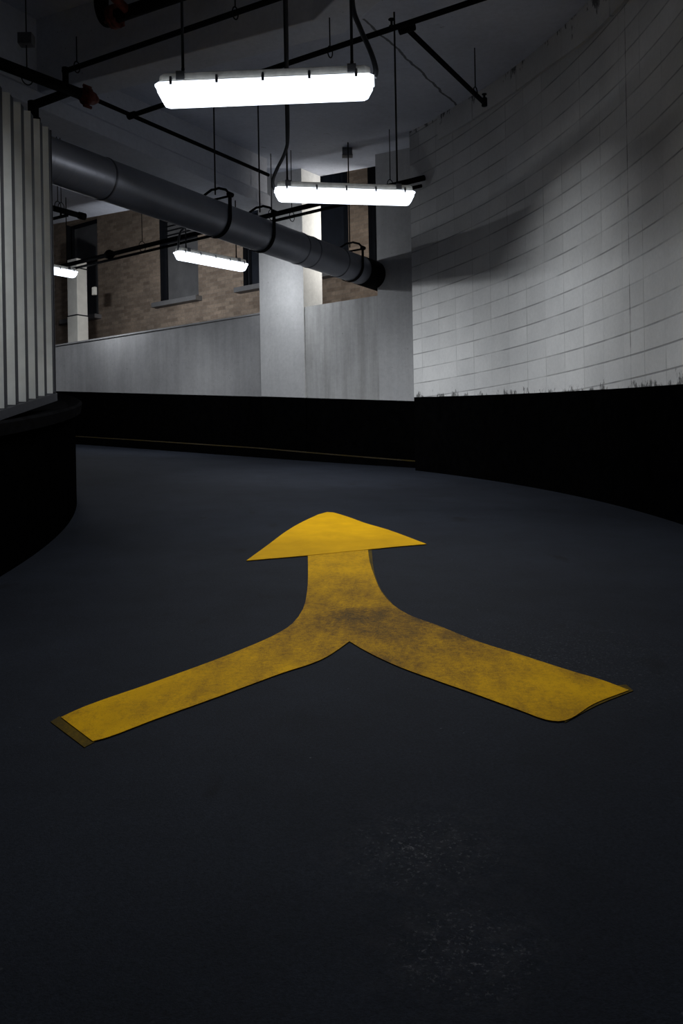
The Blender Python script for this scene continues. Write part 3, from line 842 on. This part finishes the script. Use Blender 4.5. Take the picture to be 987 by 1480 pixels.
# ------------------------------------------------------------------ sprinkler pipes
def vz(px, py, z): return at_z(px, py, z)
def hanger(root, p, ztop, r):
    b = MB()
    loop = [p + Z * 0 + (Vector((0, 0, 1)) * math.cos(t) * (r + .028) + Vector((.7, .7, 0)) * math.sin(t) * (r + .006)) for t in [2 * math.pi * k / 16 for k in range(17)]]
    b.tube(loop, .006, 6, cap=False)
    b.tube([p + Z * (r + .025), Vector((p.x, p.y, ztop))], .006, 6)
    b.build('pipe_hanger', M['rod'], root)
# thick main with reducer, then the thin run to the corner pillar
m0, m1, m2 = vz(-60, 69, 3.6), vz(143, 146, 3.6), vz(388, 253, 3.6)
main = thing('sprinkler_pipework', 'black sprinkler pipes with a rusty red coupling branching under the slab', 'pipework', m1)
b = MB(); k0 = m0.lerp(m1, .9); b.tube([m0, k0], .052, 16); b.build('thick_pipe', M['black_metal'], main)
b = MB(); b.tube([m1 - (m1 - m0) * .02, m2], .021, 12); b.build('thin_pipe', M['black_metal'], main)
dM = (m1 - m0).normalized()
b = MB(); q = m1 - dM * .12
b.tube([q - dM * .10, q - dM * .05, q - dM * .049, q + dM * .0, q + dM * .001, q + dM * .06, q + dM * .11], [.055, .06, .085, .088, .07, .06, .024], 14)
for sg in (-1, 1): b.tube([q - dM * .055 + Z * .095 * sg, q + dM * .03 + Z * .095 * sg], .016, 8)
tag(b.build('coupling', M['red_metal'], main), 'dark rusty red grooved coupling')
b = MB(); q0 = m1 - dM * .3; q1 = vz(48, 152, 3.42)
b.tube([q0, q0.lerp(q1, .5), q1], .04, 14); b.tube([q1 + Z * .03, q1 - Z * .12], .05, 12); b.tube([q1 - Z * .12, q1 - Z * .14], .065, 12)
b.build('branch_pipe', M['black_metal'], main)
b = MB(); rz = vz(95, 128, 3.6); b.tube([rz, rz + Z * .16], .03, 10); b.build('riser', M['black_metal'], main)
q = vz(39, 110, 3.6); hanger(main, q, H + 4.55, .052)
q = vz(37, 60, 4.2)
jb = MB(); jb.box((0, 0, 0), .11, .11, .13); 
b = MB(); bx = Vector((q.x, q.y, H + 4.62)); b.box(Vector((vz(39, 110, 3.6).x, vz(39, 110, 3.6).y, H + 3.93)), .13, .10, .10); b.build('hanger_clamp', M['box'], main, .006)
jb.bm.free()
# long thin line rising to the right across the beam
s0_, s1_ = rz + Z * .165, vz(420, -9, 3.75)
line = main
b = MB(); b.tube([s0_ - (s1_ - s0_) * .01, s1_], .024, 12); b.build('branch_pipe', M['black_metal'], line)
b = MB(); b.tube([s0_ - Z * .012, s0_ + Z * .03], .034, 10); b.build('elbow', M['black_metal'], line)
hanger(line, s0_.lerp(s1_, .06), H + 4.05, .024)
hanger(line, vz(340, 19, 3.75), H + 4.78, .024)
# line that leaves the thin run, passes behind the near light and on to the curved wall
t0, t1, t2 = vz(190, 167, 3.6), vz(588, 41, 3.74), vz(720, -10, 3.76)
l2 = main
b = MB(); b.tube([t0, t2], .024, 12); b.build('branch_pipe', M['black_metal'], l2)
b = MB(); tt = vz(700, 149, 3.74); b.tube([t1, tt], .024, 12); b.build('branch_pipe', M['black_metal'], l2)
b = MB(); dt = (t2 - t0).normalized(); b.tube([t1 - dt * .07, t1 + dt * .07], .036, 12); b.build('tee_fitting', M['black_metal'], l2)
b = MB(); b.tube([tt - Z * .03, tt + Z * .05], .03, 10); b.tube([tt + Z * .05, tt + Z * .09], .012, 8); b.tube([tt + Z * .09, tt + Z * .095], .026, 10)
b.build('sprinkler_head', M['black_metal'], l2)
def head_(root, p):
    b = MB(); b.tube([p + Z * .02, p + Z * .06], .022, 10); b.tube([p + Z * .06, p + Z * .11], .01, 8); b.tube([p + Z * .11, p + Z * .116], .028, 10)
    b.build('sprinkler_head', M['black_metal'], root)
head_(l2, vz(566, 47, 3.74))
hanger(l2, vz(477, 75, 3.695), zc(-.0, 7.9), .024)
hp = vz(687, 133, 3.74); hanger(l2, hp, zc(hp.x, hp.y), .024)
b = MB(); b.tube([t0 - dt * .04, t0 + dt * .05], .034, 12); b.build('tee_fitting', M['black_metal'], l2)
# thick rust-red pipe at the top left
u0, u1 = vz(158, 27, 3.45), vz(300, -22, 3.45)
l3 = thing('fire_pipe', 'thick rusty pipe with red flanged elbow at the top left edge', 'pipe', u0)
du = (u1 - u0).normalized()
b = MB(); b.tube([u0, u1], .05, 16); b.build('pipe', M['black_metal'], l3)
b = MB(); el = vz(148, -20, 3.62); b.tube(spline([el, el.lerp(u0, .55) - du * .05, u0 - du * .03, u0 + du * .06]), .055, 14); b.build('elbow', M['black_metal'], l3)
b = MB(); b.tube([u0 + du * .02, u0 + du * .05], .085, 12); b.tube([u0 + du * .055, u0 + du * .08], .085, 12)
for k_ in range(4):
    an = math.pi / 4 + k_ * math.pi / 2; o = Vector((0, 0, 1)) * math.cos(an) + Z.cross(du) * math.sin(an)
    b.tube([u0 + o * .072 + du * .0, u0 + o * .072 + du * .1], .012, 6)
tag(b.build('flange', M['red_metal'], l3), 'red painted flange')
b = MB(); w0, w1 = vz(163, -6, 3.5), vz(183, 14, 3.45); b.tube([w0 - (w1 - w0) * .6, w1], .035, 12); b.build('side_pipe', M['red_metal'], l3)

# two horizontal pipes along the back wall
def wall_pipe(label, pxr, pyr, r, off, coup, hangs, pxl=-40):
    sr_, zr = s_of(pxr, off, pyr), wz(pxr, pyr, off)
    sl = s_of(pxl, off)
    root = thing('wall_pipe', label, 'pipe', wp(sr_, off, zr), 'pipes along the back wall')
    b = MB(); b.tube([wp(sl, off, zr), wp(sr_, off, zr)], r, 12); b.build('pipe', M['black_metal'], root)
    for px in coup:
        s = s_of(px, off, 360); b = MB(); b.tube([wp(s - .09, off, zr), wp(s - .08, off, zr), wp(s + .08, off, zr), wp(s + .09, off, zr)], [r, r + .02, r + .02, r], 12)
        b.tube([wp(s - .02, off, zr), wp(s + .02, off, zr)], r + .045, 12); b.build('coupling', M['black_metal'], root)
    for px in hangs:
        s = s_of(px, off, 320); p = wp(s, off, zr); hanger(root, p, zc(p.x, p.y) + .02, r + .02)
    return zr
wall_pipe('upper thicker black pipe running along in front of the brick wall', 613, 257, .036, -.80, [158], [205, 565, 393])
wall_pipe('lower thinner black pipe running just beneath the thicker one', 609, 268.5, .022, -.78, [], [422])
# short capped pipe at the left
g0, g1 = pt(40, 291, 11.5), pt(121, 313, 12.1)
sp = thing('capped_pipe', 'short capped black pipe hanging at the left over the window head', 'pipe', g1)
b = MB(); b.tube([g0, g1], .04, 14); b.tube([g1 - (g1 - g0).normalized() * .08, g1 + (g1 - g0).normalized() * .02], .05, 14); b.build('pipe', M['black_metal'], sp)
b = MB(); b.tube([pt(60, 320, 11.7), pt(98, 311, 11.9)], .022, 10); b.tube([pt(88, 313, 11.85), pt(88, 302, 11.85)], .016, 8); b.build('branch_pipe', M['black_metal'], sp)
for px, py, d_ in ((83.5, 298, 11.8), (88.5, 300, 11.85)):
    q = pt(px, py, d_); hanger(sp, q, zc(q.x, q.y) + .03, .04)

# ceiling box over the opening
q = pt(502, 229, 12.0); q.z = zc(q.x, q.y) - .05
jb = thing('junction_box', 'small grey box under the slab above the pillar opening', 'box', q)
b = MB(); b.box(q, .14, .12, .1); b.build('body', M['box'], jb, .006)
b = MB(); b.box(q - Z * .055, .15, .13, .012); b.build('cover', M['box'], jb, .003)
# ------------------------------------------------------------------ brick building beyond the light well
OFF = 2.5
zhead, zs = H + 5.86, H + 3.58
def so(px, py=420): return s_of(px, OFF, py)
wins = [(so(98), so(142), 0), (so(232), so(287), 1), (so(352), so(352) + (so(287) - so(232)), 2), (so(505) - 1.25, so(505), 3), (so(534), so(534) + 1.25, 4)]
bld = thing('brick_building', 'brown brick building face with boarded windows beyond the light well', 'building', wp(so(300), OFF, 0))
sA, sB = so(-200), so(700)
z0_, z1_ = H - 1.5, H + 7.2
b = MB(); uvU = b.bm.loops.layers.uv.new('U')
edges = sorted([sA, sB] + [e for w in wins for e in w[:2]])
def bq(s0, s1, za, zb):
    f = b.face([wp(s0, OFF, za), wp(s1, OFF, za), wp(s1, OFF, zb), wp(s0, OFF, zb)])
    for lp, u in zip(f.loops, ((s0, za), (s1, za), (s1, zb), (s0, zb))): lp[uvU].uv = (u[0] + 20, u[1])
for e0, e1 in zip(edges, edges[1:]):
    mid = (e0 + e1) / 2
    if any(w[0] < mid < w[1] for w in wins):
        bq(e0, e1, z0_, zs); bq(e0, e1, zhead, z1_)
        for s, sg in ((e0, 1), (e1, -1)):      # brick reveals, coloured dark to stand for the shade in the recess
            f = b.face([wp(s, OFF, zs), wp(s, OFF + .24, zs), wp(s, OFF + .24, zhead), wp(s, OFF, zhead)], 1)
            for lp, u in zip(f.loops, ((0, zs), (.24, zs), (.24, zhead), (0, zhead))): lp[uvU].uv = u
        f = b.face([wp(e0, OFF, zhead), wp(e1, OFF, zhead), wp(e1, OFF + .24, zhead), wp(e0, OFF + .24, zhead)])
        for lp, u in zip(f.loops, ((e0, 0), (e1, 0), (e1, .24), (e0, .24))): lp[uvU].uv = u
    else: bq(e0, e1, z0_, z1_)
bmesh.ops.remove_doubles(b.bm, verts=b.bm.verts[:], dist=1e-4)
b.build('facade', [M['brick'], M['frame_dark']], bld)
ax = (Vector((TX, TY, 0)), Vector((NX, NY, 0)), Z)
for s0, s1, kind in wins:
    w_ = s1 - s0; cm = (s0 + s1) / 2
    b = MB()      # frame
    for sx in (s0 + .03, s1 - .03): b.box(wp(sx, OFF + .15, (zs + zhead) / 2), .06, .08, zhead - zs - .01, ax)
    for zz_ in (zs + .04, zhead - .04, zs + 1.35): b.box(wp(cm, OFF + .15, zz_), w_ - .12, .075, .07, ax)
    fr = b.build('window_frame', M['frame_dark'], bld, .004)
    b = MB()
    b.box(wp(cm, OFF + .19, (zs + zhead) / 2), w_ - .02, .02, zhead - zs, ax)
    if kind in (3, 4):
        for k_ in range(6): b.box(wp(s0 + w_ * (k_ + .5) / 6, OFF + .178, (zs + zhead) / 2 + .6), .03, .02, 1.0, ax)
        b.build('dark_panel', M['blue_board'], fr)
    elif kind == 2: b.build('dark_panel', M['blue_board'], fr)
    else: b.build('boarded_panel', M['board'], fr)
    if kind in (1, 2):     # louvre at the head
        b = MB()
        for k_ in range(6):
            zz_ = zs + 1.45 + k_ * .1
            b.hexa([wp(s0 + .07, OFF + .10, zz_), wp(s1 - .07, OFF + .10, zz_), wp(s1 - .07, OFF + .17, zz_ + .05), wp(s0 + .07, OFF + .17, zz_ + .05)],
                   [wp(s0 + .07, OFF + .10, zz_ + .012), wp(s1 - .07, OFF + .10, zz_ + .012), wp(s1 - .07, OFF + .17, zz_ + .062), wp(s0 + .07, OFF + .17, zz_ + .062)])
        b.build('louvre', M['frame_dark'], fr)
    b = MB(); b.box(wp(cm, OFF - .02, zs - .05), w_ + .2, .34, .1, ax); b.build('window_sill', M['sill'], bld, .01)

# white sheet metal downpipe between the parapet and the building
so1 = .6
sa, sb = s_of(97, so1, 430), s_of(111.5, so1, 430)
ztop = wz(105, 374, so1)
dn = thing('downpipe', 'square white sheet metal downpipe behind the parapet at the left', 'downpipe', wp((sa + sb) / 2, so1 + .12, H - 1))
def dbox(name, za, zb, grow, m):
    b = MB(); b.box(wp((sa + sb) / 2, so1 + .13, (za + zb) / 2), sb - sa + grow, .26 + grow, zb - za, ax); return b.build(name, m, dn, .006)
zj = wz(105, 456, so1)
dbox('lower_length', H - 1, zj - .01, 0, M['duct_white'])
dbox('upper_length', zj + .01, ztop, -.012, M['duct_white'])
dbox('joint_band', zj - .012, zj + .012, .02, M['frame_dark'])
zj2 = wz(105, 388, so1); dbox('joint_band', zj2 - .012, zj2 + .012, .02, M['frame_dark'])
b = MB(); b.box(wp(sb + .10, so1 + .35, wz(124, 415, so1)), .09, .06, .16, ax); tagb = b.build('pipe_tag', M['duct_white'], dn, .004); 

ld = bpy.data.lights.new('light_well_lamp', 'AREA'); ld.shape = 'RECTANGLE'; ld.size = .12; ld.size_y = 1.7; ld.energy = 24; ld.color = (1, .97, .92); ld.spread = math.radians(120)
lo_ = bpy.data.objects.new('light_well_lamp', ld); C.objects.link(lo_)
lo_.matrix_world = Matrix((Vector((NX, NY, 0)), Z, Vector((TX, TY, 0)))).transposed().to_4x4()
lo_.location = wp(sR0 - .1, .82, H + 3.4)
# ------------------------------------------------------------------ world, camera, view
w = bpy.data.worlds.new('World'); sc.world = w; w.use_nodes = True
bg = w.node_tree.nodes['Background']; bg.inputs[0].default_value = (.55, .68, 1, 1); bg.inputs[1].default_value = .004

cd = bpy.data.cameras.new('Camera'); cam = bpy.data.objects.new('Camera', cd); C.objects.link(cam)
cd.sensor_fit = 'VERTICAL'; cd.sensor_height = 36; cd.sensor_width = 24
cd.lens = F / 1480 * 36
cd.shift_y = -(740 - PY) / 1480
cd.clip_start = .05; cd.clip_end = 200
Rv = Vector((cr, 0, -sr)); Uv = Vector((sr, 0, cr)); Bv = Vector((0, -1, 0))
m4 = Matrix((Rv, Uv, Bv)).transposed().to_4x4(); m4.translation = (0, 0, H)
cam.matrix_world = m4
sc.camera = cam
vs = sc.view_settings
vs.view_transform = 'Standard'; vs.look = 'None'; vs.exposure = 0; vs.gamma = 1; vs.use_curve_mapping = False
sc.cycles.use_denoising = True
sc.cycles.max_bounces = 6
